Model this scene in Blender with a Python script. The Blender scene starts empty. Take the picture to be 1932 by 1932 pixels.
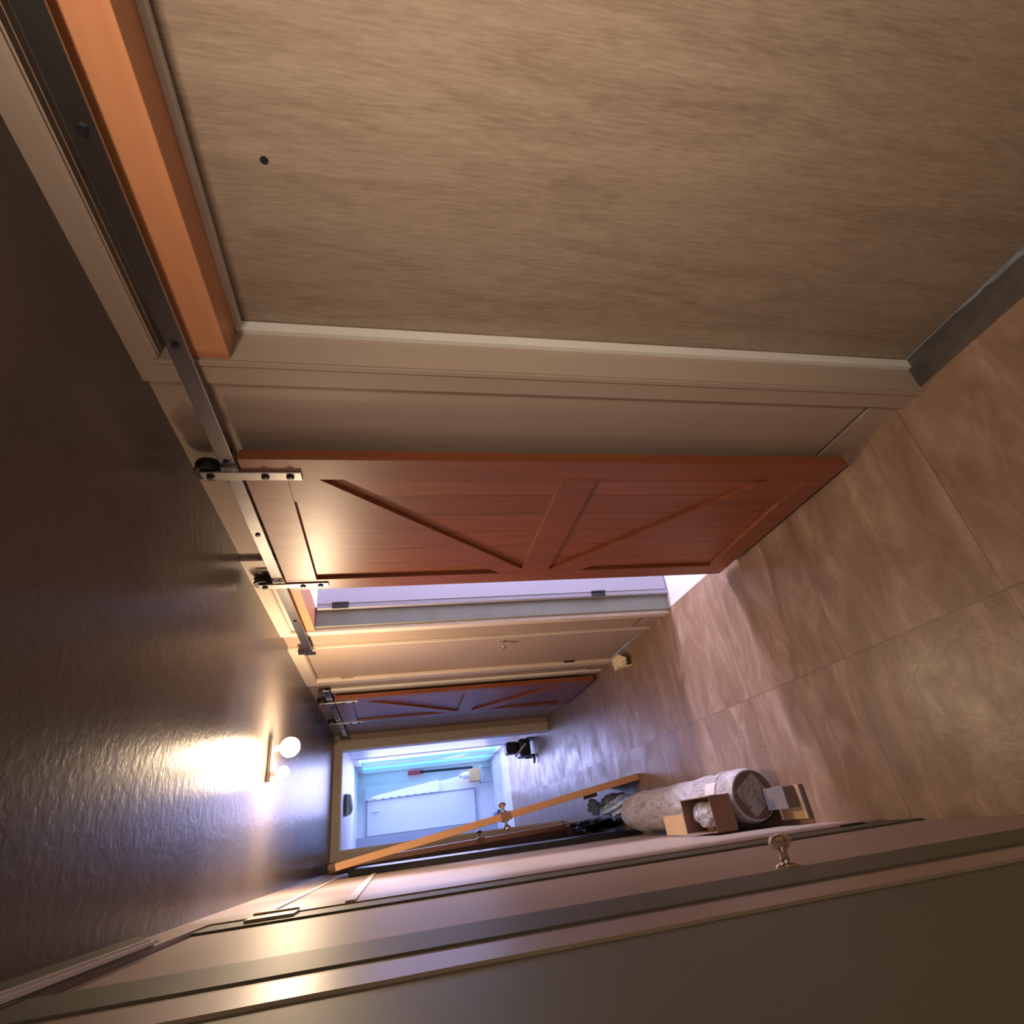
import bpy, bmesh, math, random
from mathutils import Vector, Matrix
random.seed(7)
SC = bpy.context.scene
COL = SC.collection

# ---------------------------------------------------------------- camera
cd = bpy.data.cameras.new('camera')
cam = bpy.data.objects.new('camera', cd)
COL.objects.link(cam)
cd.sensor_width = 36.0
cd.lens = 19.388
cd.clip_start = 0.01
R = ((-0.11918333, -0.85768331, 0.50017464),
     (-0.17870493, 0.51406899, 0.83892647),
     (-0.97665751, 0.01060237, -0.21454069))
m = Matrix.Identity(4)
for i in range(3):
    m[i][0] = R[i][0]
    m[i][1] = -R[i][1]
    m[i][2] = -R[i][2]
m[2][3] = 1.7745
cam.matrix_world = m
SC.camera = cam

# ---------------------------------------------------------------- world, exposure, large lights
w = bpy.data.worlds.new('world')
SC.world = w
w.use_nodes = True
w.node_tree.nodes['Background'].inputs[0].default_value = (0.5, 0.62, 0.9, 1)
w.node_tree.nodes['Background'].inputs[1].default_value = 0.25
SC.view_settings.view_transform = 'Standard'
SC.view_settings.look = 'None'
SC.view_settings.gamma = 1.0
SC.view_settings.exposure = 0.0
SC.view_settings.use_curve_mapping = False


def area(name, loc, target, sx, sy, energy, color):
    l = bpy.data.lights.new(name, 'AREA')
    l.shape = 'RECTANGLE'
    l.size = sx
    l.size_y = sy
    l.energy = energy
    l.color = color
    o = bpy.data.objects.new(name, l)
    COL.objects.link(o)
    o.location = loc
    d = Vector(target) - Vector(loc)
    o.rotation_euler = d.to_track_quat('-Z', 'Y').to_euler()
    return o


# daylight through the side room's window and through the kitchen's glazed door; then added fill lights
area('daylight_side_room', (3.05, 2.86, 1.35), (1.2, 2.86, 0.5), 0.34, 1.1, 120, (0.78, 0.72, 1.0))
area('daylight_kitchen', (1.17, 10.5, 1.15), (0.0, 10.2, 1.0), 2.1, 2.0, 40, (0.52, 0.50, 1.0))
area('kitchen_fill_inward', (1.0, 10.2, 1.2), (0.4, 6.0, 1.5), 0.8, 2.0, 27, (0.55, 0.54, 1.0))  # added fill by the glazed door, aimed to brighten the corridor
area('kitchen_fill_overhead', (0.3, 8.8, 2.36), (0.3, 8.8, 0.0), 1.0, 1.6, 12, (0.52, 0.58, 1.0))  # added overhead fill for the kitchen, not an opening in its roof
area('fill_behind', (0.40, -1.3, 1.35), (0.95, 1.0, 1.9), 0.5, 0.6, 5, (1.0, 0.82, 0.62))  # added weak fill behind the viewer, no real window there
nl = area('plywood_fill', (0.25, -0.30, 2.385), (1.26, 0.35, 1.35), 0.22, 0.22, 19, (1.0, 0.82, 0.66))  # added fill behind the viewer to light the plywood, no fitting
nl.data.spread = math.radians(105)


# ---------------------------------------------------------------- materials
def nodes_of(name):
    mt = bpy.data.materials.new(name)
    mt.use_nodes = True
    nt = mt.node_tree
    return mt, nt, nt.nodes['Principled BSDF'], nt.nodes.new('ShaderNodeNewGeometry')


def mapping(nt, vec, scale):
    mp = nt.nodes.new('ShaderNodeMapping')
    mp.inputs['Scale'].default_value = scale
    nt.links.new(vec, mp.inputs['Vector'])
    return mp.outputs[0]


def noise(nt, vec, scale, detail=4, rough=0.55, dist=0.0):
    n = nt.nodes.new('ShaderNodeTexNoise')
    n.inputs['Scale'].default_value = scale
    n.inputs['Detail'].default_value = detail
    n.inputs['Roughness'].default_value = rough
    n.inputs['Distortion'].default_value = dist
    nt.links.new(vec, n.inputs['Vector'])
    return n.outputs['Fac']


def ramp(nt, fac, stops):
    r = nt.nodes.new('ShaderNodeValToRGB')
    e = r.color_ramp.elements
    while len(e) < len(stops):
        e.new(0.5)
    for i, (p, c) in enumerate(stops):
        e[i].position = p
        e[i].color = (c[0], c[1], c[2], 1)
    nt.links.new(fac, r.inputs[0])
    return r.outputs[0]


def mix(nt, fac, a, b, mode='MIX'):
    x = nt.nodes.new('ShaderNodeMix')
    x.data_type = 'RGBA'
    x.blend_type = mode
    for sock, v in ((x.inputs[0], fac), (x.inputs[6], a), (x.inputs[7], b)):
        if hasattr(v, 'links'):
            nt.links.new(v, sock)
        elif isinstance(v, (int, float)):
            sock.default_value = v
        else:
            sock.default_value = (v[0], v[1], v[2], 1)
    return x.outputs[2]


def math_(nt, op, a, b=0.0, c=0.0):
    x = nt.nodes.new('ShaderNodeMath')
    x.operation = op
    for i, v in enumerate((a, b, c)):
        if hasattr(v, 'links'):
            nt.links.new(v, x.inputs[i])
        else:
            x.inputs[i].default_value = v
    return x.outputs[0]


def bump(nt, bs, height, strength=0.2, dist=0.01):
    b = nt.nodes.new('ShaderNodeBump')
    b.inputs['Strength'].default_value = strength
    b.inputs['Distance'].default_value = dist
    nt.links.new(height, b.inputs['Height'])
    nt.links.new(b.outputs[0], bs.inputs['Normal'])


def mulc(c, k):
    return (c[0] * k, c[1] * k, c[2] * k)


def paint(name, col, rough=0.45, var=0.1, scale=3.0, bs_=0.05, bscale=160, metal=0.0, stretch=(1, 1, 1), dist=0.002, coat=0.0, spec=0.5):
    mt, nt, bs, g = nodes_of(name)
    v = mapping(nt, g.outputs['Position'], stretch)
    n = noise(nt, v, scale, 5)
    nt.links.new(ramp(nt, n, [(0.3, mulc(col, 1 - var)), (0.7, mulc(col, 1 + var))]), bs.inputs['Base Color'])
    bs.inputs['Roughness'].default_value = rough
    bs.inputs['Metallic'].default_value = metal
    bs.inputs['Coat Weight'].default_value = coat
    bs.inputs['Specular IOR Level'].default_value = spec
    if bs_ > 0:
        bump(nt, bs, noise(nt, v, bscale, 3), bs_, dist)
    return mt


def wood(name, dark, light, rough=0.35, axis='z', coat=0.3):
    mt, nt, bs, g = nodes_of(name)
    st = {'z': (9, 9, 0.8), 'y': (9, 0.8, 9)}[axis]
    v = mapping(nt, g.outputs['Position'], st)
    n = noise(nt, v, 2.4, 8, 0.65, 0.6)
    n2 = noise(nt, mapping(nt, g.outputs['Position'], (3, 3, 0.5)), 1.7, 2)
    c = ramp(nt, n, [(0.25, dark), (0.75, light)])
    c = mix(nt, math_(nt, 'MULTIPLY', n2, 0.6), c, mulc(light, 0.72))
    nt.links.new(c, bs.inputs['Base Color'])
    bs.inputs['Roughness'].default_value = rough
    bs.inputs['Coat Weight'].default_value = coat
    bs.inputs['Coat Roughness'].default_value = 0.38
    bump(nt, bs, n, 0.06, 0.002)
    return mt


def emis(name, col, strength, base=(0.8, 0.8, 0.8)):
    mt, nt, bs, g = nodes_of(name)
    bs.inputs['Base Color'].default_value = (*base, 1)
    bs.inputs['Emission Color'].default_value = (*col, 1)
    bs.inputs['Emission Strength'].default_value = strength
    return mt


M = {}
WALL = (0.40, 0.31, 0.245)
M['wall'] = paint('taupe_wall_paint', WALL, 0.42, 0.05, 2.0, 0.06, 120, spec=0.35)
M['trim'] = paint('cream_trim_paint', (0.66, 0.57, 0.47), 0.4, 0.05, 3.0, 0.04, 90)
M['door_paint'] = paint('beige_door_paint', (0.46, 0.36, 0.30), 0.5, 0.05, 2.0, 0.04, 200, spec=0.2)
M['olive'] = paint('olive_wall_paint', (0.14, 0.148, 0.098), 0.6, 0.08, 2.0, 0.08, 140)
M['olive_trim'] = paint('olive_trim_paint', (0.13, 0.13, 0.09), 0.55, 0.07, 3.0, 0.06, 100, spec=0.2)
M['brown_trim'] = paint('brown_bead_paint', (0.17, 0.13, 0.10), 0.5, 0.08, 3.0, 0.05, 100)
M['white_trim'] = paint('white_trim_paint', (0.72, 0.69, 0.64), 0.4, 0.04, 4.0, 0.03, 90)
M['white'] = paint('white_paint', (0.78, 0.79, 0.84), 0.45, 0.03, 2.0, 0.02, 90)
M['cabinet'] = paint('pale_panel', (0.70, 0.72, 0.80), 0.4, 0.03, 2.0, 0.0)
M['grey_blue'] = paint('grey_blue_paint', (0.38, 0.40, 0.50), 0.5, 0.05, 2.0, 0.03, 90)
M['jamb'] = paint('grey_green_jamb_paint', (0.24, 0.25, 0.20), 0.5, 0.07, 6.0, 0.08, 90)
M['black'] = paint('black_plastic', (0.018, 0.018, 0.022), 0.35, 0.1, 8.0, 0.0)
M['black_gloss'] = paint('black_gloss', (0.012, 0.015, 0.03), 0.3, 0.1, 5.0, 0.0, spec=0.3)
M['dark_iron'] = paint('dark_iron', (0.04, 0.038, 0.035), 0.45, 0.1, 9.0, 0.0, metal=0.7)
M['steel'] = paint('brushed_steel', (0.50, 0.49, 0.48), 0.30, 0.06, 30.0, 0.04, 300, metal=0.95)
M['rail_steel'] = paint('dull_rail_steel', (0.36, 0.355, 0.36), 0.27, 0.06, 30.0, 0.03, 300, metal=0.97)
M['chrome'] = paint('satin_nickel', (0.75, 0.72, 0.68), 0.12, 0.03, 20.0, 0.0, metal=1.0)
M['brass'] = paint('aged_brass', (0.42, 0.34, 0.22), 0.35, 0.1, 20.0, 0.0, metal=0.8)
M['barn'] = wood('cherry_stained_wood', (0.15, 0.036, 0.013), (0.34, 0.094, 0.034), 0.45, coat=0.2)
M['orange_wood'] = wood('orange_header_wood', (0.56, 0.22, 0.095), (0.74, 0.33, 0.16), 0.4, 'y', 0.15)
M['tan_wood'] = wood('tan_door_edge_wood', (0.50, 0.24, 0.10), (0.62, 0.33, 0.15), 0.45)
M['red_wood'] = wood('red_brown_door_wood', (0.30, 0.13, 0.08), (0.42, 0.2, 0.12), 0.4)
M['card_dark'] = paint('dark_cardboard_disc', (0.13, 0.085, 0.08), 0.6, 0.2, 12, 0.1, 100)
M['card'] = paint('brown_cardboard', (0.23, 0.125, 0.08), 0.7, 0.1, 8, 0.05, 200)
M['card_light'] = paint('tan_cardboard', (0.55, 0.37, 0.19), 0.7, 0.06, 8, 0.05, 200)
M['paper'] = paint('cream_paper', (0.72, 0.62, 0.44), 0.7, 0.06, 20, 0.1, 90)
M['blue_bag'] = paint('blue_plastic_film', (0.50, 0.68, 1.0), 0.25, 0.2, 18, 0.4, 40, dist=0.01)
M['dirty_grey'] = paint('grey_mortar', (0.22, 0.23, 0.27), 0.8, 0.35, 14, 0.6, 60, dist=0.01)
M['threshold'] = paint('dark_threshold', (0.085, 0.07, 0.06), 0.6, 0.3, 9, 0.2, 80)
M['red'] = paint('red_bristle', (0.55, 0.06, 0.09), 0.7, 0.1, 30, 0.3, 60)
M['lace'] = paint('white_lace', (0.82, 0.82, 0.90), 0.8, 0.05, 40, 0.2, 60)
M['lamp_off'] = paint('grey_lamp_glass', (0.17, 0.20, 0.17), 0.4, 0.05, 6, 0.0)
M['leaf_white'] = paint('lavender_white_leaf', (0.36, 0.35, 0.40), 0.45, 0.03, 2.0, 0.02, 90)
M['white_tile'] = paint('pale_stone_floor', (0.62, 0.60, 0.66), 0.35, 0.12, 6, 0.05, 60)
M['bulb'] = emis('lit_bulb', (1.0, 0.80, 0.55), 9)
M['sky_pane'] = emis('daylight_pane', (0.08, 0.62, 1.0), 1.25)
M['window_pane'] = emis('side_room_pane', (0.72, 0.78, 1.0), 3.0)


def plywood():
    mt, nt, bs, g = nodes_of('plywood_sheet')
    v = mapping(nt, g.outputs['Position'], (1, 7.5, 1.1))
    a = noise(nt, v, 2.2, 9, 0.68, 0.9)
    b = noise(nt, mapping(nt, g.outputs['Position'], (1, 1.2, 0.8)), 2.2, 3)
    f = noise(nt, mapping(nt, g.outputs['Position'], (1, 60, 6)), 3.0, 5, 0.7)
    c = ramp(nt, a, [(0.30, (0.215, 0.152, 0.105)), (0.5, (0.325, 0.245, 0.172)), (0.72, (0.40, 0.315, 0.23))])
    c = mix(nt, math_(nt, 'MULTIPLY', b, 0.45), c, (0.32, 0.228, 0.185))
    c = mix(nt, 0.26, c, ramp(nt, f, [(0.35, (0.12, 0.08, 0.05)), (0.65, (0.45, 0.36, 0.27))]))
    nt.links.new(c, bs.inputs['Base Color'])
    bs.inputs['Roughness'].default_value = 0.36
    bump(nt, bs, f, 0.10, 0.002)
    return mt


def planks():
    """vertical boards with dark seams between them, seams every 0.137 m along the corridor"""
    mt = M['barn'].copy()
    mt.name = 'cherry_planks'
    nt = mt.node_tree
    bs = nt.nodes['Principled BSDF']
    g = nt.nodes.new('ShaderNodeNewGeometry')
    s = nt.nodes.new('ShaderNodeSeparateXYZ')
    nt.links.new(g.outputs['Position'], s.inputs[0])
    t = math_(nt, 'DIVIDE', math_(nt, 'SUBTRACT', s.outputs[1], 1.718), 0.137)
    fr = math_(nt, 'FRACT', math_(nt, 'ADD', t, 20.0))
    d = math_(nt, 'ABSOLUTE', math_(nt, 'SUBTRACT', fr, 0.5))
    seam = math_(nt, 'GREATER_THAN', d, 0.478)
    idn = math_(nt, 'FLOOR', math_(nt, 'ADD', t, 20.0))
    wn = nt.nodes.new('ShaderNodeTexWhiteNoise')
    wn.noise_dimensions = '1D'
    nt.links.new(idn, wn.inputs['W'])
    old = bs.inputs['Base Color'].links[0].from_socket
    c = mix(nt, math_(nt, 'MULTIPLY', wn.outputs[0], 0.35), old, (0.42, 0.13, 0.05))
    c = mix(nt, math_(nt, 'MULTIPLY', seam, 0.92), c, (0.10, 0.02, 0.008))
    nt.links.new(c, bs.inputs['Base Color'])
    return mt


def tiles():
    mt, nt, bs, g = nodes_of('tan_vinyl_tiles')
    s = nt.nodes.new('ShaderNodeSeparateXYZ')
    nt.links.new(g.outputs['Position'], s.inputs[0])
    tx = math_(nt, 'ADD', math_(nt, 'DIVIDE', math_(nt, 'SUBTRACT', s.outputs[0], 0.445), 0.70), 20.0)
    ty = math_(nt, 'ADD', math_(nt, 'DIVIDE', math_(nt, 'SUBTRACT', s.outputs[1], 1.225), 0.70), 20.0)
    seams = None
    for t in (tx, ty):
        d = math_(nt, 'ABSOLUTE', math_(nt, 'SUBTRACT', math_(nt, 'FRACT', t), 0.5))
        q = math_(nt, 'GREATER_THAN', d, 0.4965)
        seams = q if seams is None else math_(nt, 'MAXIMUM', seams, q)
    cv = nt.nodes.new('ShaderNodeCombineXYZ')
    nt.links.new(math_(nt, 'FLOOR', tx), cv.inputs[0])
    nt.links.new(math_(nt, 'FLOOR', ty), cv.inputs[1])
    wn = nt.nodes.new('ShaderNodeTexWhiteNoise')
    wn.noise_dimensions = '2D'
    nt.links.new(cv.outputs[0], wn.inputs['Vector'])
    off = nt.nodes.new('ShaderNodeVectorMath')
    off.operation = 'MULTIPLY_ADD'
    nt.links.new(wn.outputs['Color'], off.inputs[0])
    off.inputs[1].default_value = (5, 5, 5)
    nt.links.new(g.outputs['Position'], off.inputs[2])
    n1 = noise(nt, mapping(nt, off.outputs[0], (1.7, 4.4, 1)), 1.7, 8, 0.68, 0.8)
    n2 = noise(nt, off.outputs[0], 5.0, 6, 0.6, 0.4)
    c = ramp(nt, n1, [(0.30, (0.165, 0.10, 0.062)), (0.5, (0.275, 0.178, 0.12)), (0.70, (0.44, 0.32, 0.24))])
    c = mix(nt, math_(nt, 'MULTIPLY', n2, 0.38), c, (0.25, 0.155, 0.10))
    c = mix(nt, math_(nt, 'MULTIPLY', wn.outputs['Value'], 0.22), c, (0.17, 0.105, 0.07))
    c = mix(nt, math_(nt, 'MULTIPLY', seams, 0.55), c, (0.10, 0.06, 0.04))
    nt.links.new(c, bs.inputs['Base Color'])
    nt.links.new(ramp(nt, n2, [(0.3, (0.27,) * 3), (0.7, (0.48,) * 3)]), bs.inputs['Roughness'])
    h = math_(nt, 'ADD', noise(nt, mapping(nt, g.outputs['Position'], (1, 1, 1)), 45, 4, 0.6), math_(nt, 'MULTIPLY', n1, 0.6))
    bump(nt, bs, h, 0.15, 0.006)
    return mt


def ceiling_mat():
    mt, nt, bs, g = nodes_of('textured_ceiling_paint')
    v1 = nt.nodes.new('ShaderNodeTexVoronoi')
    v1.inputs['Scale'].default_value = 48
    v1.feature = 'SMOOTH_F1'
    v1.inputs['Randomness'].default_value = 1.0
    wob = nt.nodes.new('ShaderNodeVectorMath')
    wob.operation = 'MULTIPLY_ADD'
    nz = nt.nodes.new('ShaderNodeTexNoise')
    nz.inputs['Scale'].default_value = 30
    nt.links.new(g.outputs['Position'], nz.inputs['Vector'])
    nt.links.new(nz.outputs['Color'], wob.inputs[0])
    wob.inputs[1].default_value = (0.03, 0.03, 0.03)
    nt.links.new(g.outputs['Position'], wob.inputs[2])
    nt.links.new(wob.outputs[0], v1.inputs['Vector'])
    big = noise(nt, g.outputs['Position'], 22, 4, 0.6)
    blob = ramp(nt, big, [(0.45, (0, 0, 0)), (0.56, (1, 1, 1))])
    h = math_(nt, 'ADD', math_(nt, 'MULTIPLY', v1.outputs['Distance'], 0.8), math_(nt, 'MULTIPLY', blob, 0.5))
    bump(nt, bs, h, 0.15, 0.003)
    n = noise(nt, g.outputs['Position'], 2.5, 4)
    nt.links.new(ramp(nt, n, [(0.3, (0.135, 0.112, 0.098)), (0.7, (0.175, 0.148, 0.13))]), bs.inputs['Base Color'])
    bs.inputs['Roughness'].default_value = 0.26
    bs.inputs['Specular IOR Level'].default_value = 0.07
    return mt


def wrap():
    mt, nt, bs, g = nodes_of('clear_film_over_roll')
    n = noise(nt, mapping(nt, g.outputs['Position'], (6, 2, 6)), 4, 7, 0.7, 1.5)
    nt.links.new(ramp(nt, n, [(0.3, (0.28, 0.23, 0.22)), (0.5, (0.52, 0.48, 0.50)), (0.75, (0.78, 0.76, 0.82))]), bs.inputs['Base Color'])
    bs.inputs['Roughness'].default_value = 0.3
    bump(nt, bs, n, 0.5, 0.02)
    return mt


def label_mat():
    mt, nt, bs, g = nodes_of('printed_paper_label')
    n = noise(nt, mapping(nt, g.outputs['Position'], (1, 1, 2.2)), 28, 3, 0.6, 0.8)
    nt.links.new(ramp(nt, n, [(0.50, (0.34, 0.31, 0.30)), (0.60, (0.16, 0.145, 0.14))]), bs.inputs['Base Color'])
    bs.inputs['Roughness'].default_value = 0.5
    return mt


def glass():
    mt, nt, bs, g = nodes_of('clear_glass')
    bs.inputs['Base Color'].default_value = (0.85, 0.95, 1, 1)
    bs.inputs['Transmission Weight'].default_value = 1.0
    bs.inputs['Roughness'].default_value = 0.02
    bs.inputs['IOR'].default_value = 1.1
    return mt


M['ply'] = plywood()
M['planks'] = planks()
M['tiles'] = tiles()
M['ceiling'] = ceiling_mat()
M['wrap'] = wrap()
M['label'] = label_mat()
M['glass'] = glass()
M['grey_lid'] = paint('grey_lid_paper', (0.19, 0.165, 0.17), 0.6, 0.15, 12, 0.1, 80)


# ---------------------------------------------------------------- mesh helpers
def bx(bm, x0, x1, y0, y1, z0, z1, bev=0.0):
    vs = [bm.verts.new((x, y, z)) for x in (x0, x1) for y in (y0, y1) for z in (z0, z1)]
    F = [(0, 1, 3, 2), (4, 6, 7, 5), (0, 4, 5, 1), (2, 3, 7, 6), (0, 2, 6, 4), (1, 5, 7, 3)]
    fs = [bm.faces.new([vs[i] for i in f]) for f in F]
    if bev > 0:
        es = {e for f in fs for e in f.edges}
        bmesh.ops.bevel(bm, geom=list(es), offset=bev, segments=2, affect='EDGES', profile=0.5)
    return bm


def prism(bm, pts, axis, a, b):
    """extrude a polygon (2-D points in the two other axes) from a to b along axis"""
    def P(p, t):
        if axis == 'x':
            return (t, p[0], p[1])
        if axis == 'y':
            return (p[0], t, p[1])
        return (p[0], p[1], t)
    A = [bm.verts.new(P(p, a)) for p in pts]
    B = [bm.verts.new(P(p, b)) for p in pts]
    n = len(pts)
    bm.faces.new(A)
    bm.faces.new(B[::-1])
    for i in range(n):
        bm.faces.new((A[i], B[i], B[(i + 1) % n], A[(i + 1) % n]))
    return bm


def frame_axes(d):
    d = Vector(d).normalized()
    u = d.cross(Vector((0, 0, 1)) if abs(d.z) < 0.9 else Vector((1, 0, 0))).normalized()
    return d, u, d.cross(u)


def lathe(bm, origin, axis, prof, seg=24):
    """prof: (distance along the axis, radius)"""
    d, u, v = frame_axes(axis)
    o = Vector(origin)
    rings = []
    for t, r in prof:
        if r < 1e-5:
            rings.append([bm.verts.new(o + d * t)])
        else:
            rings.append([bm.verts.new(o + d * t + (u * math.cos(a) + v * math.sin(a)) * r)
                          for a in (2 * math.pi * k / seg for k in range(seg))])
    for A, B in zip(rings, rings[1:]):
        for k in range(seg):
            k2 = (k + 1) % seg
            if len(A) == 1 and len(B) == 1:
                continue
            if len(A) == 1:
                bm.faces.new((A[0], B[k], B[k2]))
            elif len(B) == 1:
                bm.faces.new((A[k], B[0], A[k2]))
            else:
                bm.faces.new((A[k], B[k], B[k2], A[k2]))
    if len(rings[0]) > 1:
        bm.faces.new(rings[0])
    if len(rings[-1]) > 1:
        bm.faces.new(rings[-1][::-1])
    return bm


def tube(bm, pts, r, seg=10):
    for a, b in zip(pts, pts[1:]):
        a, b = Vector(a), Vector(b)
        lathe(bm, a, b - a, [(0, r), ((b - a).length, r)], seg)
    return bm


def N():
    return bmesh.new()


def obj(name, bm, mat, parent=None, smooth=False, loc=None):
    bmesh.ops.recalc_face_normals(bm, faces=bm.faces)
    me = bpy.data.meshes.new(name)
    off = Vector((0, 0, 0))
    if parent is not None:
        off = Vector(parent['_o'])
    elif loc is not None:
        off = Vector(loc)
    for v in bm.verts:
        v.co -= off
    bm.to_mesh(me)
    bm.free()
    me.materials.append(M[mat])
    o = bpy.data.objects.new(name, me)
    COL.objects.link(o)
    if smooth:
        for p in me.polygons:
            p.use_smooth = True
        try:
            me.set_sharp_from_angle(angle=math.radians(35))
        except Exception:
            pass
    if parent is not None:
        o.parent = parent
        o['_o'] = tuple(off)
    else:
        o.location = off
        o['_o'] = tuple(off)
    return o


def tag(o, label, cat, group=None):
    o['label'] = label
    o['category'] = cat
    if group:
        o['group'] = group
    return o


def thing(name, label, cat, loc, group=None):
    o = bpy.data.objects.new(name, None)
    COL.objects.link(o)
    o.location = loc
    o.empty_display_size = 0.05
    o['_o'] = tuple(loc)
    return tag(o, label, cat, group)


def struct(name, bm, mat, parent=None):
    o = obj(name, bm, mat, parent)
    if parent is None:
        o['kind'] = 'structure'
    return o


def boxes(*bs, bev=0.0):
    bm = N()
    for b in bs:
        bx(bm, *b, bev=bev)
    return bm


A = 1.145      # right wall face
B = -0.118     # left wall face
H = 2.40
END = 6.67

# ---------------------------------------------------------------- the shell
struct('floor', boxes((-0.24, A + 0.001, -1.7, 6.80, -0.1, 0.0), (-0.9, 1.45, 6.80, 9.40, -0.1, 0.0)), 'tiles')
struct('floor_kitchen', boxes((-0.9, 1.45, 9.40, 11.4, -0.1, 0.0)), 'white_tile')
struct('floor_side_room', boxes((A + 0.001, 3.3, 1.7, 3.9, -0.1, -0.002)), 'white_tile')
struct('ceiling', boxes((-0.24, 1.26, -1.7, 6.80, H, H + 0.1)), 'ceiling')
struct('ceiling_kitchen', boxes((-0.9, 1.45, 6.80, 11.4, H, H + 0.1)), 'white')
struct('ceiling_side_room', boxes((1.26, 3.3, 1.7, 3.9, H, H + 0.1)), 'white')

W2 = A + 0.115
struct('wall_right', boxes(
    (A, W2, -1.7, -0.10, 0, H), (A, W2, -0.10, 1.115, 2.33, H), (A, W2, 1.115, 2.36, 0, H),
    (A, W2, 2.36, 3.185, 2.33, H), (A, W2, 3.185, 3.555, 0, H), (A, W2, 3.555, 4.295, 2.315, H),
    (A + 0.05, W2, 3.555, 4.295, 0, 2.315), (A, W2, 4.295, 6.80, 0, H)), 'wall')
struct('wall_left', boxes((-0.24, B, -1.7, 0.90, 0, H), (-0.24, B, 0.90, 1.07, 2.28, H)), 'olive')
struct('wall_left_far', boxes(
    (-0.24, B, 2.055, 6.67, 0, H), (-0.24, B, 1.07, 2.055, 2.29, H), (-0.24, B - 0.05, 0.9, 2.055, 0, 2.29)), 'wall')
struct('wall_back', boxes((-0.24, W2, -1.8, -1.7, 0, H)), 'wall')
struct('wall_end', boxes((-0.24, 0.045, END, 6.80, 0, H), (1.0, W2, END, 6.80, 0, H), (0.045, 1.0, END, 6.80, 2.325, H)), 'wall')
struct('wall_kitchen_right', boxes((1.25, 1.40, 6.80, 9.40, 0, H), (1.25, 1.40, 11.3, 11.4, 0, H), (1.25, 1.40, 9.40, 11.3, 2.36, H)), 'cabinet')
struct('wall_kitchen_far', boxes((-0.9, 1.40, 11.3, 11.4, 0, H)), 'white')
struct('wall_kitchen_left', boxes((-0.9, -0.8, 6.80, 11.3, 0, H), (-0.8, 0.235, 11.0, 11.3, 0, H)), 'grey_blue')  # white wall in shade, the shade put into the grey-blue colour
struct('wall_side_room', boxes((1.26, 3.3, 1.6, 1.7, 0, H), (1.26, 3.3, 3.9, 4.0, 0, H),
                               (3.2, 3.3, 1.7, 2.5, 0, H), (3.2, 3.3, 3.2, 3.9, 0, H),
                               (3.2, 3.3, 2.5, 3.2, 0, 0.7), (3.2, 3.3, 2.5, 3.2, 2.0, H)), 'white')
# side-room window
wn = struct('window_1', boxes((3.19, 3.24, 2.48, 2.53, 0.68, 2.02), (3.19, 3.24, 3.17, 3.22, 0.68, 2.02),
                              (3.19, 3.24, 2.53, 3.17, 0.68, 0.73), (3.19, 3.24, 2.53, 3.17, 1.97, 2.02)), 'white')
obj('pane', boxes((3.25, 3.255, 2.53, 3.17, 0.73, 1.97)), 'window_pane', wn)


def casing(name, face, yo0, yi0, yi1, yo1, ztop_in, ztop_out, mat, legs=(1, 1), z0=0.0, sgn=1, th=0.02):
    """door casing on a corridor side wall; sgn=+1 right wall, faces -X"""
    bm = N()
    x0, x1 = (face - th, face) if sgn > 0 else (face, face + th)
    if legs[0]:
        prism(bm, [(yo0, z0), (yi0, z0), (yi0, ztop_in), (yo0, ztop_out)], 'x', x0, x1)
    if legs[1]:
        prism(bm, [(yi1, z0), (yo1, z0), (yo1, ztop_out), (yi1, ztop_in)], 'x', x0, x1)
    prism(bm, [(yi0, ztop_in), (yi1, ztop_in), (yo1, ztop_out), (yo0, ztop_out)], 'x', x0, x1)
    # raised bead round the inside edge
    xb0, xb1 = (x0 - 0.006, x0) if sgn > 0 else (x1, x1 + 0.006)
    b = 0.014
    if legs[0]:
        bx(bm, xb0, xb1, yi0 - b - 0.004, yi0 - 0.004, z0, ztop_in + b)
    if legs[1]:
        bx(bm, xb0, xb1, yi1 + 0.004, yi1 + b + 0.004, z0, ztop_in + b)
    bx(bm, xb0, xb1, yi0, yi1, ztop_in + 0.004, ztop_in + b + 0.004)
    return struct(name, bm, mat)


casing('trim_1', A, -0.19, -0.10, 1.112, 1.200, 2.332, H, 'wall')
casing('trim_2', A, 2.27, 2.36, 3.187, 3.268, 2.332, H, 'trim')
casing('trim_3', A, 3.505, 3.555, 4.297, 4.405, 2.318, H, 'trim', legs=(0, 1))
# slim bead on the latch side of the beige door, and the cream strip beside the far sliding door
struct('trim_4', boxes((A - 0.02, A, 3.505, 3.522, 0.0, H - 0.004), bev=0.003), 'trim')
struct('trim_5', boxes((A - 0.02, A, 4.595, 4.665, 0.0, 2.25), bev=0.004), 'white_trim')
# header boards of orange wood in the two wide openings
struct('trim_6', boxes((A - 0.018, W2, -0.10, 1.112, 2.172, 2.268), bev=0.002), 'orange_wood')
struct('trim_22', boxes((A + 0.02, W2, -0.10, 1.112, 2.268, 2.33)), 'threshold')  # dark strip standing in for the shaded gap above the near header
struct('trim_7', boxes((A - 0.018, W2, 2.36, 3.185, 2.205, 2.275), bev=0.002), 'orange_wood')
struct('trim_23', boxes((A - 0.012, W2, 2.36, 3.185, 2.275, 2.33)), 'trim')
# jamb stop, left unpainted, beside the plywood; the white strip over it stands for leaking light
struct('trim_8', boxes((1.226, 1.2585, 1.101, 1.1148, 0.0, 2.170), (1.232, 1.2585, -0.10, 1.101, 2.158, 2.1715)), 'white_trim')
# grey-green jamb of the side room's opening
struct('trim_9', boxes((A - 0.004, W2, 3.168, 3.186, 0.0, 2.204), bev=0.002), 'jamb')
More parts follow.
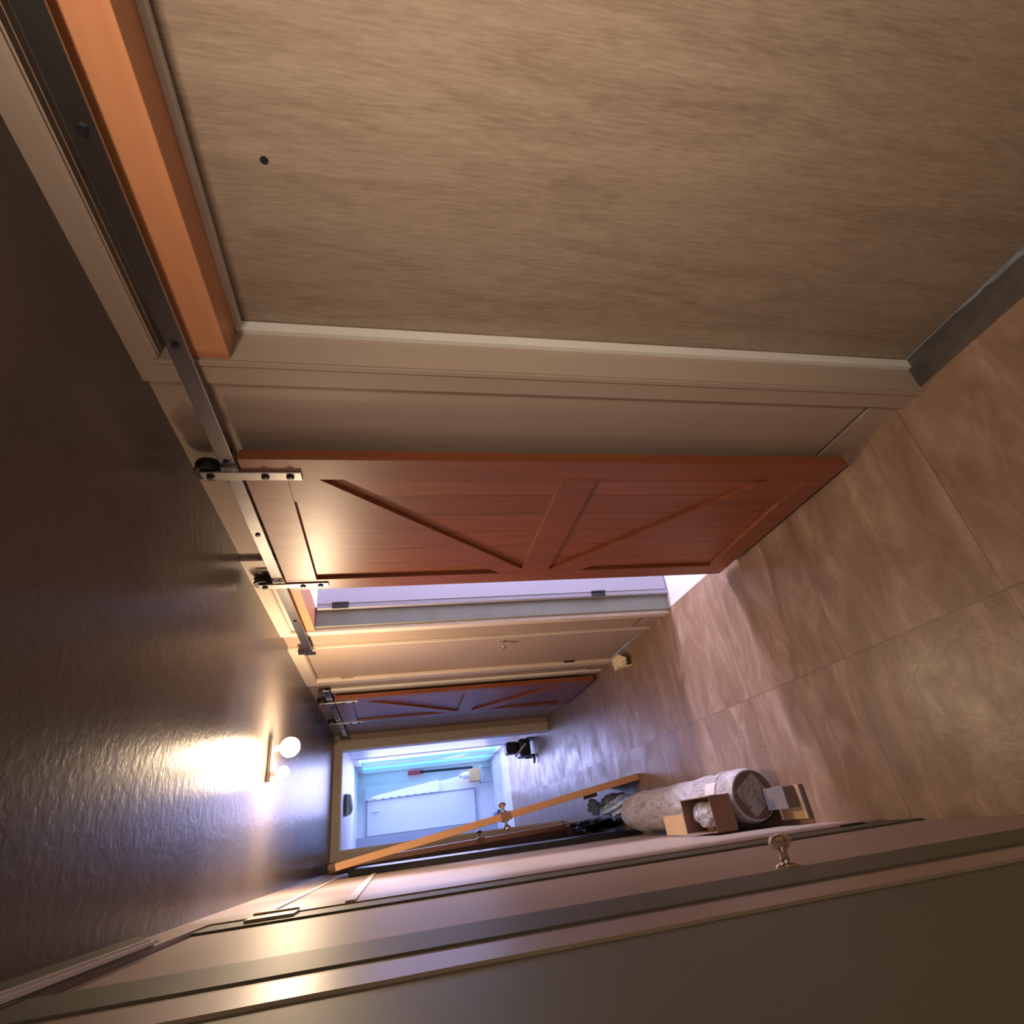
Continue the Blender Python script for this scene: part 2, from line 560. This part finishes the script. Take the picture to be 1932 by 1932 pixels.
# end doorway casing
bm = N()
yA, yB = END - 0.02, END
prism(bm, [(-0.035, 0), (0.045, 0), (0.045, 2.325), (-0.035, H)], 'y', yA, yB)
prism(bm, [(1.0, 0), (1.078, 0), (1.078, H), (1.0, 2.325)], 'y', yA, yB)
prism(bm, [(0.045, 2.325), (1.0, 2.325), (1.078, H), (-0.035, H)], 'y', yA, yB)
bx(bm, 1.058, 1.078, yA - 0.008, yA, 0, H - 0.01)
bx(bm, -0.035, 1.078, yA - 0.008, yA, H - 0.024, H - 0.002)
struct('trim_10', bm, 'trim')
struct('trim_11', boxes((0.985, 1.0, END, 6.80, 0, 2.325), (0.045, 0.06, END, 6.80, 0, 2.325), (0.06, 0.985, END, 6.80, 2.31, 2.325)), 'white')
# left near door casing: head with two pale beads, near leg, outer ragged strip standing in for a lamp reflection
bm = N()
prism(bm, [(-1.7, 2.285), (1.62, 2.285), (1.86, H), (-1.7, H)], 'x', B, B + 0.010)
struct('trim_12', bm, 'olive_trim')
struct('trim_13', boxes((B + 0.010, B + 0.017, -1.0, 1.60, 2.288, 2.297), (B + 0.010, B + 0.016, -1.0, 1.57, 2.262, 2.270)), 'white_trim')  # highlight along the two beads put into their white colour
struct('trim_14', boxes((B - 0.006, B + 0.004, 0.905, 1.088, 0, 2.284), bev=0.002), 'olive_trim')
struct('trim_15', boxes((B, B + 0.001, 0.862, 0.905, 0, 2.284)), 'brown_trim')
bm = N()
K = 46
top, bot = [], []
for i in range(K + 1):
    z = 2.28 * i / K
    bot.append((0.862, z))
    top.append((0.862 - 0.07 - 0.05 * z / 2.28 - 0.004 * random.random(), z))
prism(bm, bot + top[::-1], 'x', B, B + 0.004)
struct('trim_16', bm, 'wall')  # pale band shaped like the lamp's streak on the wall
struct('trim_20', boxes((B - 0.0095, B - 0.004, 1.88, 2.054, 0.0, 2.284)), 'olive_trim')  # dark strip standing in for the shaded reveal beside the door
# stepped cornice boards along the far left wall
struct('trim_17', boxes((B, B + 0.006, 2.060, 5.3, 2.135, 2.155), bev=0.002), 'trim')
struct('trim_18', boxes((B, B + 0.006, 2.060, 4.30, 1.890, 1.920), bev=0.002), 'trim')
# baseboards, painted like the wall
struct('baseboard_right', boxes((A - 0.008, A, 1.205, 2.27, 0, 0.118), (A - 0.008, A, 3.268, 3.505, 0, 0.118),
                                (A - 0.008, A, 4.405, 4.595, 0, 0.118), (A - 0.008, A, 4.665, 6.66, 0, 0.118)), 'wall')
struct('trim_21', boxes((A - 0.0025, A, 1.205, 2.27, 0.118, 0.132), (A - 0.0025, A, 3.268, 3.505, 0.118, 0.132),
                                    (A - 0.0025, A, 4.405, 4.595, 0.118, 0.132), (A - 0.0025, A, 4.665, 6.66, 0.118, 0.132)), 'brown_trim')
struct('baseboard_back', boxes((-0.118, A, -1.70, -1.688, 0, 0.12)), 'trim')
# pale frame strip on wall beside the black rail

# ---------------------------------------------------------------- doors of the setting
kn_prof = [(0, 0.030), (0.004, 0.031), (0.009, 0.026), (0.013, 0.012), (0.030, 0.010), (0.036, 0.013),
           (0.042, 0.022), (0.050, 0.0275), (0.058, 0.0275), (0.066, 0.021), (0.070, 0.010), (0.071, 0.0)]


def knob(origin, axis, parent, k=1.0, mat='chrome'):
    return obj('knob', lathe(N(), origin, axis, [(t * k, r * k) for t, r in kn_prof], 28), mat, parent, True)


def hinge(parent, x, y, z, sx=1, mat='brass', h=0.09, wd=0.03, kr=0.0065):
    """a butt hinge, knuckle along z; leaf plates on either side along y"""
    bm = N()
    for k in range(3):
        lathe(bm, (x, y, z + h * k / 3 + 0.001), (0, 0, 1), [(0, kr), (h / 3 - 0.002, kr)], 12)
    bx(bm, x - 0.003 * sx, x + 0.008 * sx, y - wd, y, z, z + h)
    return obj('hinge', bm, mat, parent, False)


d1 = struct('door_1', boxes((A + 0.004, A + 0.045, 3.558, 4.292, 0.012, 2.312), bev=0.002), 'door_paint')
knob((A + 0.004, 3.665, 1.03), (-1, 0, 0), d1, 0.8)
hinge(d1, A - 0.003, 4.296, 2.06, 1, 'brass', 0.09, 0.012)
hinge(d1, A - 0.003, 4.296, 0.33, 1, 'dark_iron', 0.09, 0.012)

d2 = struct('door_2', boxes((B - 0.045, B - 0.010, 1.075, 2.050, 0.012, 2.280), bev=0.002), 'door_paint')
knob((B - 0.010, 1.235, 0.98), (1, 0, 0), d2, 0.86)
hinge(d2, B + 0.001, 2.044, 2.045, -1, 'brass', 0.125, 0.12, 0.010)
hinge(d2, B - 0.004, 2.046, 0.10, -1, 'dark_iron', 0.10, 0.010)

d3 = struct('door_3', boxes((1.262, 1.95, 3.125, 3.163, 0.012, 2.195), bev=0.002), 'leaf_white')
obj('trim_strip', boxes((1.236, 1.262, 3.13, 3.166, 0.0, 2.195), bev=0.003), 'leaf_white', d3)
hinge_mat = 'dark_iron'
for z in (2.02, 0.44):
    b_ = N()
    bx(b_, 1.232, 1.262, 3.120, 3.130, z, z + 0.09)
    lathe(b_, (1.262, 3.120, z), (0, 0, 1), [(0, 0.007), (0.09, 0.007)], 12)
    obj('hinge', b_, hinge_mat, d3)

# kitchen glazed door in the right wall
d4 = struct('door_4', boxes((1.24, 1.30, 9.40, 9.46, 0, 2.36), (1.24, 1.30, 10.30, 10.37, 0, 2.36), (1.24, 1.30, 11.24, 11.30, 0, 2.36),
                            (1.24, 1.30, 9.46, 11.24, 0, 0.07), (1.24, 1.30, 9.46, 11.24, 2.30, 2.36)), 'white')
obj('pane', boxes((1.302, 1.306, 9.46, 10.30, 0.07, 2.30)), 'sky_pane', d4)
obj('pane', boxes((1.302, 1.306, 10.37, 11.24, 0.07, 2.30)), 'sky_pane', d4)
# white door in the kitchen's far wall
d5 = struct('door_5', boxes((0.25, 0.80, 11.265, 11.30, 0.33, 2.24), bev=0.006), 'cabinet')
obj('frame', boxes((0.80, 0.815, 11.25, 11.30, 0.31, 2.26), (0.25, 0.80, 11.25, 11.30, 0.31, 0.325), (0.25, 0.80, 11.25, 11.30, 2.245, 2.26)), 'grey_blue', d5)
obj('handle', tube(N(), [(0.62, 11.24, 2.03), (0.62, 11.24, 2.14)], 0.012), 'white', d5)

# ---------------------------------------------------------------- plywood closing the near opening
p = thing('plywood_sheet', 'large tan plywood sheet closing the near doorway, with a small dark hole', 'plywood sheet', (1.268, 0.5, 0))
obj('panel', boxes((1.262, 1.278, -0.098, 1.1125, 0.004, 2.169)), 'ply', p)
obj('hole', lathe(N(), (1.2622, 0.678, 2.024), (-1, 0, 0), [(0, 0.0085), (0.0008, 0.0085), (0.001, 0.0)], 18), 'black', p)
th = struct('threshold_floor', boxes((A, 1.262, -0.10, 1.114, -0.02, 0.0015)), 'threshold')
bm = N()
pts = []
K = 40
for i in range(K + 1):
    y = -0.1 + 1.0 * i / K
    pts.append((1.236 + 0.02 * max(0, (i - 24) / 16) + random.uniform(-0.004, 0.004), y))
prism(bm, [(1.2595, 0.9), (1.2595, -0.1)] + pts, 'z', 0.0015, 0.006)
tag(obj('mortar_strip', bm, 'dirty_grey', loc=(1.25, 0.4, 0)), 'rough blue-grey mortar strip along the foot of the plywood sheet', 'mortar')


# ---------------------------------------------------------------- sliding barn doors
def beam(bm, y0, z0, y1, z1, wd, x0, x1, clip=None):
    """a straight board in the door plane between two points"""
    a = Vector((y0, z0))
    b = Vector((y1, z1))
    d = (b - a).normalized()
    n = Vector((-d.y, d.x)) * wd / 2
    prism(bm, [tuple(a + n), tuple(b + n), tuple(b - n), tuple(a - n)], 'x', x0, x1)
    return bm


def barn_door(label, y0, y1, x=1.08, z0=0.03, z1=2.232, hangers=(0.085, 0.06)):
    t = thing('sliding_barn_door', label, 'sliding door', (x + 0.02, (y0 + y1) / 2, z0), 'sliding barn doors along the right wall')
    xf, xp, xb = x, x + 0.016, x + 0.038
    obj('planks', boxes((xp, xb, y0 + 0.002, y1 - 0.002, z0 + 0.002, z1 - 0.002)), 'planks', t)
    s = 0.112
    obj('stile', boxes((xf, xp, y0, y0 + s, z0, z1), bev=0.0015), 'barn', t)
    obj('stile', boxes((xf, xp, y1 - s + 0.005, y1, z0, z1), bev=0.0015), 'barn', t)
    ya, yb = y0 + s, y1 - s + 0.005
    zt, zb = z1 - 0.130, z0 + 0.115
    zm0, zm1 = 1.03, 1.165
    obj('top_rail', boxes((xf, xp, ya, yb, zt, z1), bev=0.0015), 'barn', t)
    obj('bottom_rail', boxes((xf, xp, ya, yb, z0, zb), bev=0.0015), 'barn', t)
    obj('middle_rail', boxes((xf, xp, ya, yb, zm0, zm1), bev=0.0015), 'barn', t)
    bm = N()
    wz = 0.165
    prism(bm, [(ya, zt), (ya + 0.20, zt), (yb, zm1 + 0.13 - 0.03), (yb, zm1), (yb - 0.05, zm1), (ya, zt - 0.13 + 0.0)][::-1], 'x', xf + 0.001, xp) if False else \
        prism(bm, [(ya, zt), (ya + 0.135, zt), (yb, zm1 + 0.10), (yb, zm1), (yb - 0.04, zm1), (ya, zt - 0.095)], 'x', xf + 0.001, xp)
    obj('brace', bm, 'barn', t)
    bm = N()
    prism(bm, [(ya, zb), (ya + 0.145, zb), (yb, zm0 - 0.17), (yb, zm0), (yb - 0.02, zm0), (ya, zb + 0.16)], 'x', xf + 0.001, xp)
    obj('brace', bm, 'barn', t)
    for yh in (y0 + hangers[0], y1 - hangers[1]):
        st = obj('hanger_strap', boxes((xf - 0.007, xf, yh - 0.021, yh + 0.021, 2.055, 2.352), bev=0.0015), 'steel', t)
        for zz in (2.09, 2.165, 2.325):
            obj('bolt', lathe(N(), (xf - 0.007, yh, zz), (-1, 0, 0), [(0, 0.0125), (0.005, 0.0125), (0.008, 0.008), (0.0085, 0)], 8), 'black', st)
        wh = lathe(N(), (xf + 0.003, yh, 2.335), (1, 0, 0),
                   [(0, 0.040), (0.010, 0.041), (0.014, 0.034), (0.024, 0.034), (0.028, 0.041), (0.036, 0.040)], 28)
        obj('wheel', wh, 'black', t, True)
    return t


barn_door('large cherry-stained sliding barn door near the viewer, hung on a steel rail', 1.478, 2.492)
barn_door('far sliding barn door with lavender sheen down the corridor, beside the end doorway', 4.72, 5.72)


def rail(label, y0, y1, x=1.098):
    t = thing('sliding_door_rail', label, 'door rail', (x, (y0 + y1) / 2, 2.27), 'steel rails of the sliding doors')
    obj('bar', boxes((x - 0.004, x + 0.004, y0, y1, 2.248, 2.294), bev=0.0015), 'rail_steel', t)
    k = int((y1 - y0) / 0.47)
    for i in range(k + 1):
        y = y0 + 0.10 + i * (y1 - y0 - 0.2) / k
        bm = lathe(N(), (x - 0.004, y, 2.271), (-1, 0, 0), [(0, 0.010), (0.005, 0.010), (0.006, 0)], 6)
        obj('bolt', bm, 'black', t)
        obj('spacer', lathe(N(), (x + 0.004, y, 2.271), (1, 0, 0), [(0, 0.011), (A - x - 0.004, 0.011)], 12), 'dark_iron', t)
    for y in (y0 + 0.01, y1 - 0.05):
        st = obj('end_stop', boxes((x - 0.014, x + 0.014, y, y + 0.04, 2.296, 2.33), (x - 0.014, x - 0.0045, y, y + 0.04, 2.25, 2.296), bev=0.002), 'black', t)
    obj('end_cap', boxes((x - 0.006, x + 0.006, y1, y1 + 0.03, 2.236, 2.300), bev=0.002), 'dark_iron', t)
    return t


rail('long steel rail over the near plywood opening and the large barn door', 0.0, 3.50)
rail('dark far rail above the far barn door by the end doorway', 4.46, 6.56)

# ---------------------------------------------------------------- ceiling light
lt = thing('ceiling_light', 'ceiling light with two bare glowing bulbs, the only lit lamp', 'ceiling light', (0.47, 3.24, 2.40))
obj('base_plate', boxes((0.37, 0.57, 3.21, 3.27, 2.380, 2.398), bev=0.004), 'wall', lt)


def bulb(x, y, z, r, e):
    obj('socket', lathe(N(), (x, y, 2.378), (0, 0, -1), [(0, 0.016), (0.02, 0.016)], 16), 'white', lt, True)
    pr = [(0, 0.012), (0.008, 0.013)] + [(0.008 + r + r * -math.cos(a), max(1e-6, r * math.sin(a))) for a in
                                         [math.pi * k / 12 for k in range(2, 13)]]
    obj('bulb', lathe(N(), (x, y, 2.359), (0, 0, -1), pr, 20), 'bulb', lt, True)
    l = bpy.data.lights.new('bulb_glow', 'POINT')
    l.energy = e
    l.color = (1.0, 0.73, 0.46)
    l.shadow_soft_size = 0.04
    o = bpy.data.objects.new('bulb_glow', l)
    COL.objects.link(o)
    o.location = (x - lt.location.x, y - lt.location.y, 2.359 - 2 * r - 0.03 - lt.location.z)
    o.parent = lt


bulb(0.525, 3.25, 2.3, 0.050, 44)
bulb(0.405, 3.22, 2.3, 0.030, 12)


# ---------------------------------------------------------------- loose doors on the left
def leaning_door(label, y0, y1, xt, zt, xb, th, edge, side_knob=(1, 1), zk=1.02, latch='card', hingez=None):
    """a door slab leaning sideways: bottom edge centre at x=xb on the floor, top at x=xt,z=zt"""
    t = thing('loose_door', label, 'door', ((xt + xb) / 2, (y0 + y1) / 2, 0))
    d = Vector((xt - xb, 0, zt)).normalized()
    n = Vector((d.z, 0, -d.x))           # across the thickness, towards +X
    L = math.hypot(xt - xb, zt)
    o = Vector((xb, 0, max(0.0, abs(n.z)) * th / 2 + 0.002))

    def pt(u, s, y):
        q = o + d * u + n * s
        return (q.x, y, q.z)
    bm = N()
    vs = [bm.verts.new(pt(u, s, y)) for u in (0, L) for s in (-th / 2, th / 2) for y in (y0, y1)]
    for f in [(0, 1, 3, 2), (4, 6, 7, 5), (0, 4, 5, 1), (2, 3, 7, 6), (0, 2, 6, 4), (1, 5, 7, 3)]:
        bm.faces.new([vs[i] for i in f])
    bmesh.ops.recalc_face_normals(bm, faces=bm.faces)
    bmesh.ops.bevel(bm, geom=list(bm.edges), offset=0.002, segments=1, affect='EDGES')
    obj('slab', bm, edge, t)
    uk = zk / d.z
    for sgn, on in ((1, side_knob[0]), (-1, side_knob[1])):
        if on:
            knob(pt(uk, sgn * th / 2, y0 + 0.06), tuple(n * sgn), t, 0.95)
    # latch block on the edge
    bm = N()
    vs = [bm.verts.new(pt(uk + a, s, y)) for a in (-0.035, 0.035) for s in (-th / 2 - 0.004, th / 2 + 0.004) for y in (y0 - 0.004, y0 + 0.03)]
    for f in [(0, 1, 3, 2), (4, 6, 7, 5), (0, 4, 5, 1), (2, 3, 7, 6), (0, 2, 6, 4), (1, 5, 7, 3)]:
        bm.faces.new([vs[i] for i in f])
    obj('latch_block', bm, latch, t)
    if hingez:
        u = hingez / d.z
        bm = N()
        vs = [bm.verts.new(pt(u + a, s, y)) for a in (-0.05, 0.05) for s in (-th / 2 - 0.022, -th / 2) for y in (y0 + 0.0, y0 + 0.02)]
        for f in [(0, 1, 3, 2), (4, 6, 7, 5), (0, 4, 5, 1), (2, 3, 7, 6), (0, 2, 6, 4), (1, 5, 7, 3)]:
            bm.faces.new([vs[i] for i in f])
        obj('hinge', bm, 'dark_iron', t)
    return t


leaning_door('tan wooden door slab leaning on the left wall, nearest edge towards the viewer, knobs on both faces',
             4.25, 4.98, -0.050, 2.135, 0.252, 0.044, 'tan_wood', hingez=0.40)
leaning_door('red-brown door slab standing upright behind the leaning tan door, knob on one face',
             5.68, 6.40, -0.062, 2.32, 0.005, 0.042, 'red_wood', side_knob=(1, 0), zk=1.02)
bp = thing('dark_doorway_sheet', 'tall glossy black sheet standing in for a dark doorway in the left wall behind the leaning door', 'panel', (-0.09, 5.0, 0))  # black sheet added for a dark opening and the shaded gap
obj('sheet', boxes((B + 0.003, B + 0.034, 4.42, 5.60, 0.02, 2.06), bev=0.003), 'black_gloss', bp)
obj('edge_strip', boxes((B + 0.002, B + 0.038, 4.405, 4.42, 0.0, 2.07), bev=0.002), 'black', bp)
obj('strike_plate', boxes((B + 0.034, B + 0.037, 4.422, 4.442, 1.42, 1.60)), 'white', bp)

# ---------------------------------------------------------------- things on the floor at the left
RX, RR, RY0, RY1 = 0.022, 0.120, 2.66, 4.22
rl = thing('wrapped_roll', 'film-wrapped roll lying on the floor by the left wall, diamond label on its end', 'roll', (RX, 3.5, 0))
prof = []
K = 40
for i in range(K + 1):
    t = i / K
    y = (RY1 - RY0) * t
    r = RR - 0.004 + 0.003 * math.sin(t * 31) + random.uniform(-0.0015, 0.0015)
    if i == 0:
        r = RR - 0.012
    if t > 0.9:
        r -= (t - 0.9) * 0.22
    prof.append((y, r))
bm = lathe(N(), (RX, RY0, RR), (0, 1, 0), prof, 40)
obj('body', bm, 'wrap', rl, True)
obj('end_disc', lathe(N(), (RX, RY0 - 0.0005, RR), (0, -1, 0), [(0, RR - 0.016), (0.002, RR - 0.018), (0.0025, 0)], 36), 'card_dark', rl)
bm = N()
ang = math.radians(33)
e = []
for a, b in ((-0.068, -0.068), (0.068, -0.068), (0.068, 0.068), (-0.068, 0.068)):
    e.append((RX + a * math.cos(ang) - b * math.sin(ang), RR + a * math.sin(ang) + b * math.cos(ang)))
prism(bm, e, 'y', RY0 - 0.0045, RY0 - 0.003)
obj('label', bm, 'label', rl)
for y, k in ((RY0 + 0.16, 'white'), (RY0 + 1.25, 'white')):
    obj('tape_band', lathe(N(), (RX, y, RR), (0, 1, 0), [(0, RR + 0.0005), (0.002, RR + 0.002), (0.045, RR + 0.002), (0.047, RR + 0.0005)], 40), 'wrap', rl, True)

a0, a1 = math.radians(52), math.radians(78)
bm = N()
q = []
for k in range(7):
    a = a0 + (a1 - a0) * k / 6
    q.append((RX + (RR + 0.003) * math.cos(a), RR + (RR + 0.003) * math.sin(a)))
for k in range(6, -1, -1):
    a = a0 + (a1 - a0) * k / 6
    q.append((RX + (RR + 0.0005) * math.cos(a), RR + (RR + 0.0005) * math.sin(a)))
prism(bm, q, 'y', 2.80, 2.90)
obj('paper_tag', bm, 'white_trim', rl)


def sheet_box(bm, x0, x1, y0, y1, z0, z1, t=0.004, open_y=None):
    bx(bm, x0, x1, y0, y1, z0, z0 + t)
    bx(bm, x0, x0 + t, y0, y1, z0 + t, z1)
    bx(bm, x1 - t, x1, y0, y1, z0 + t, z1)
    bx(bm, x0 + t, x1 - t, y0, y0 + t, z0 + t, z1)
    bx(bm, x0 + t, x1 - t, y1 - t, y1, z0 + t, z1)
    return bm


cb = thing('cardboard_box', 'open brown cardboard box on top of the wrapped roll, clear plastic inside', 'box', (-0.033, 2.93, 0.245))
obj('body', sheet_box(N(), -0.108, 0.042, 2.66, 2.96, 0.245, 0.352), 'card', cb)
bm = N()
prism(bm, [(2.962, 0.350), (3.25, 0.330), (3.25, 0.334), (2.962, 0.354)], 'x', -0.108, -0.018)
prism(bm, [(3.246, 0.245), (3.25, 0.245), (3.25, 0.330), (3.246, 0.330)], 'x', -0.108, -0.018)
obj('flap', bm, 'card_light', cb)
bm = N()
bmesh.ops.create_icosphere(bm, subdivisions=4, radius=1.0)
for v in bm.verts:
    n_ = v.co.copy()
    k = 1 + 0.10 * math.sin(5 * n_.x + 3 * n_.z) * math.sin(4 * n_.y + 2 * n_.x)
    v.co = Vector((-0.033 + 0.060 * n_.x * k, 2.81 + 0.118 * n_.y * k, 0.300 + 0.042 * n_.z * k))
M['film'] = paint('crumpled_clear_film', (0.42, 0.41, 0.46), 0.15, 0.6, 30, 0.9, 38, dist=0.02)
obj('plastic', bm, 'film', cb, True)

cu = thing('small_box', 'small grey-lidded box on a flat wood offcut at the near end of the roll', 'box', (-0.005, 2.56, 0.019))
bm = N()
bx(bm, -0.050, 0.038, 2.487, 2.640, 0.020, 0.076, bev=0.003)
obj('body', bm, 'brown_trim', cu)
obj('lid', boxes((-0.051, 0.039, 2.486, 2.641, 0.070, 0.080), bev=0.002), 'grey_lid', cu)
pk = thing('wood_offcut', 'flat pale wood offcut lying on the floor under the small grey-lidded box', 'wood offcut', (-0.03, 2.44, 0))
obj('block', boxes((-0.097, 0.036, 2.462, 2.655, 0.0, 0.018), bev=0.002), 'card_light', pk)
obj('dark_edge', boxes((-0.098, 0.037, 2.452, 2.4615, 0.0, 0.020)), 'brown_trim', pk)


def blob(name, c, s, mat, parent, seed=0, amp=0.2, sub=4, smooth=True, flat=True):
    rnd = random.Random(seed)
    f = [rnd.uniform(2, 7) for _ in range(6)]
    ph = [rnd.uniform(0, 6) for _ in range(6)]
    bm = N()
    bmesh.ops.create_icosphere(bm, subdivisions=sub, radius=1.0)
    for v in bm.verts:
        q = v.co.copy()
        k = 1 + amp * (math.sin(f[0] * q.x + ph[0]) * math.sin(f[1] * q.y + ph[1]) + 0.6 * math.sin(f[2] * q.z * 2 + f[3] * q.x * 2 + ph[2])
                       + 0.3 * math.sin(f[4] * q.y * 3 + ph[3] + f[5] * q.z * 3))
        v.co = Vector((c[0] + s[0] * q.x * k, c[1] + s[1] * q.y * k, max(0.002, c[2] + s[2] * q.z * k)))
    return obj(name, bm, mat, parent, smooth)


bb = thing('plastic_bag', 'crumpled pale blue plastic bag on the floor just past the wrapped roll', 'bag', (0.06, 4.5, 0))
blob('body', (0.095, 4.47, 0.13), (0.075, 0.13, 0.125), 'blue_bag', bb, 3, 0.16)
blob('twisted_top', (0.10, 4.62, 0.27), (0.05, 0.06, 0.045), 'blue_bag', bb, 5, 0.2)
kb = thing('black_bag', 'slumped black bag on the floor against the dark doorway sheet', 'bag', (-0.03, 4.75, 0))
blob('body', (-0.020, 4.97, 0.16), (0.05, 0.24, 0.155), 'black', kb, 8, 0.12)
bm = N()
tube(bm, [(-0.01, 5.0, 0.28), (0.0, 5.04, 0.36), (0.0, 5.11, 0.37), (-0.01, 5.14, 0.28)], 0.008)
obj('handle', bm, 'black', kb, True)

# crumpled paper by the beige door
bm = N()
rnd = random.Random(4)
cp = thing('crumpled_paper', 'crumpled cream paper ball on the floor at the foot of the beige door', 'paper', (1.045, 4.02, 0))
bmesh.ops.create_icosphere(bm, subdivisions=2, radius=1.0)
for v in bm.verts:
    k = rnd.uniform(0.66, 1.15)
    v.co = Vector((1.035 + 0.062 * v.co.x * k, 4.03 + 0.125 * v.co.y * k, max(0.001, 0.055 + 0.058 * v.co.z * k)))
obj('sheet', bm, 'paper', cp)
bm = N()
prism(bm, [(3.93, 0.004), (3.99, 0.004), (4.02, 0.11), (3.96, 0.10)], 'x', 0.985, 0.992)
obj('folded_corner', bm, 'paper', cp)

# ---------------------------------------------------------------- kitchen things
vc = thing('canister_vacuum', 'small dark wheeled vacuum-like appliance with a pale tube, just inside the end doorway', 'appliance', (0.93, 7.55, 0))
obj('body', boxes((0.83, 1.04, 7.45, 7.75, 0.05, 0.20), bev=0.03), 'black', vc)
obj('top_unit', boxes((0.88, 1.02, 7.50, 7.70, 0.20, 0.36), bev=0.025), 'dark_iron', vc)
obj('tube', tube(N(), [(0.83, 7.44, 0.27), (0.97, 7.42, 0.12)], 0.012), 'white', vc, True)
for x, y in ((0.82, 7.50), (1.03, 7.50), (0.82, 7.70), (1.03, 7.70)):
    obj('wheel', lathe(N(), (x, y, 0.045), (1, 0, 0), [(0, 0.0), (0.001, 0.044), (0.02, 0.044), (0.021, 0)], 18), 'black', vc, True)
bm = N()
tube(bm, [(0.84, 7.46, 0.04), (0.78, 7.42, 0.03), (0.74, 7.46, 0.03)], 0.014)
obj('hose', bm, 'black', vc, True)

br = thing('broom', 'black-handled broom with red head hanging upside down at the kitchen far wall', 'broom', (1.14, 11.2, 0.5))
obj('head', boxes((1.13, 1.205, 11.17, 11.24, 1.30, 1.52), bev=0.012), 'red', br)
obj('collar', lathe(N(), (1.165, 11.2, 1.30), (0, 0, -1), [(0, 0.035), (0.05, 0.03), (0.11, 0.016)], 16), 'black', br, True)
obj('handle', tube(N(), [(1.165, 11.2, 1.20), (1.15, 11.2, 0.34)], 0.022), 'black', br, True)
tb = thing('small_stool', 'small grey stool at the kitchen far wall under a cardboard box', 'stool', (1.0, 11.1, 0))
obj('seat', boxes((0.86, 1.15, 11.0, 11.24, 0.20, 0.225), bev=0.004), 'grey_blue', tb)
for x in (0.875, 1.125):
    for y in (11.015, 11.215):
        obj('leg', boxes((x - 0.01, x + 0.01, y - 0.01, y + 0.01, 0, 0.20)), 'grey_blue', tb)
tag(obj('cardboard_box', boxes((0.90, 1.11, 11.02, 11.22, 0.225, 0.43), bev=0.004), 'card_light', loc=(1.0, 11.12, 0.225)),
    'small tan cardboard box on the grey stool in the kitchen', 'box')
jug = thing('clear_jug', 'pale clear container on top of the tan box in the kitchen', 'container', (1.02, 11.12, 0.43))
obj('body', lathe(N(), (1.02, 11.12, 0.43), (0, 0, 1), [(0, 0.055), (0.10, 0.055), (0.13, 0.03), (0.15, 0.03)], 20), 'cabinet', jug, True)
obj('lid', lathe(N(), (1.02, 11.12, 0.58), (0, 0, 1), [(0, 0.033), (0.02, 0.033)], 20), 'grey_blue', jug, True)
# lace curtain: scalloped edge towards the white door
bm = N()
pts = [(1.02, 2.25), (1.02, 0.97)]
K = 9
z0_, z1_ = 0.97, 2.25
for i in range(K):
    for j in range(6):
        t = (i + j / 6) / K
        z = z0_ + (z1_ - z0_) * t
        pts.append((0.83 - 0.02 * math.sin(math.pi * j / 6) - 0.02 * t, z))
pts.append((0.81, z1_))
prism(bm, pts, 'y', 11.22, 11.23)
lc = obj('lace_curtain', bm, 'lace', loc=(0.9, 11.22, 1.0))
tag(lc, 'white lace curtain with a scalloped edge beside the kitchen far door', 'curtain')
obj('curtain_rod', tube(N(), [(0.80, 11.215, 2.262), (1.05, 11.215, 2.262)], 0.010), 'white', lc, True)
# unlit round ceiling lamp in the kitchen
kl = thing('round_ceiling_lamp', 'unlit round grey ceiling lamp behind the head of the end doorway', 'ceiling lamp', (0.57, 8.3, 2.40))
obj('rim', lathe(N(), (0.57, 8.3, 2.399), (0, 0, -1), [(0, 0.13), (0.05, 0.13)], 36), 'lamp_off', kl, True)
obj('shade', lathe(N(), (0.57, 8.3, 2.349), (0, 0, -1), [(0, 0.125), (0.03, 0.115), (0.05, 0.08), (0.06, 0.0)], 36), 'lamp_off', kl, True)
sh = thing('dark_shoe', 'dark shoe on the kitchen floor below the white far door', 'shoe', (0.34, 10.6, 0))
blob('sole', (0.34, 10.62, 0.02), (0.05, 0.14, 0.018), 'black', sh, 2, 0.04, 3)
blob('upper', (0.34, 10.66, 0.07), (0.045, 0.11, 0.055), 'grey_blue', sh, 6, 0.08, 3)

for o in bpy.data.objects:
    if '_o' in o:
        del o['_o']
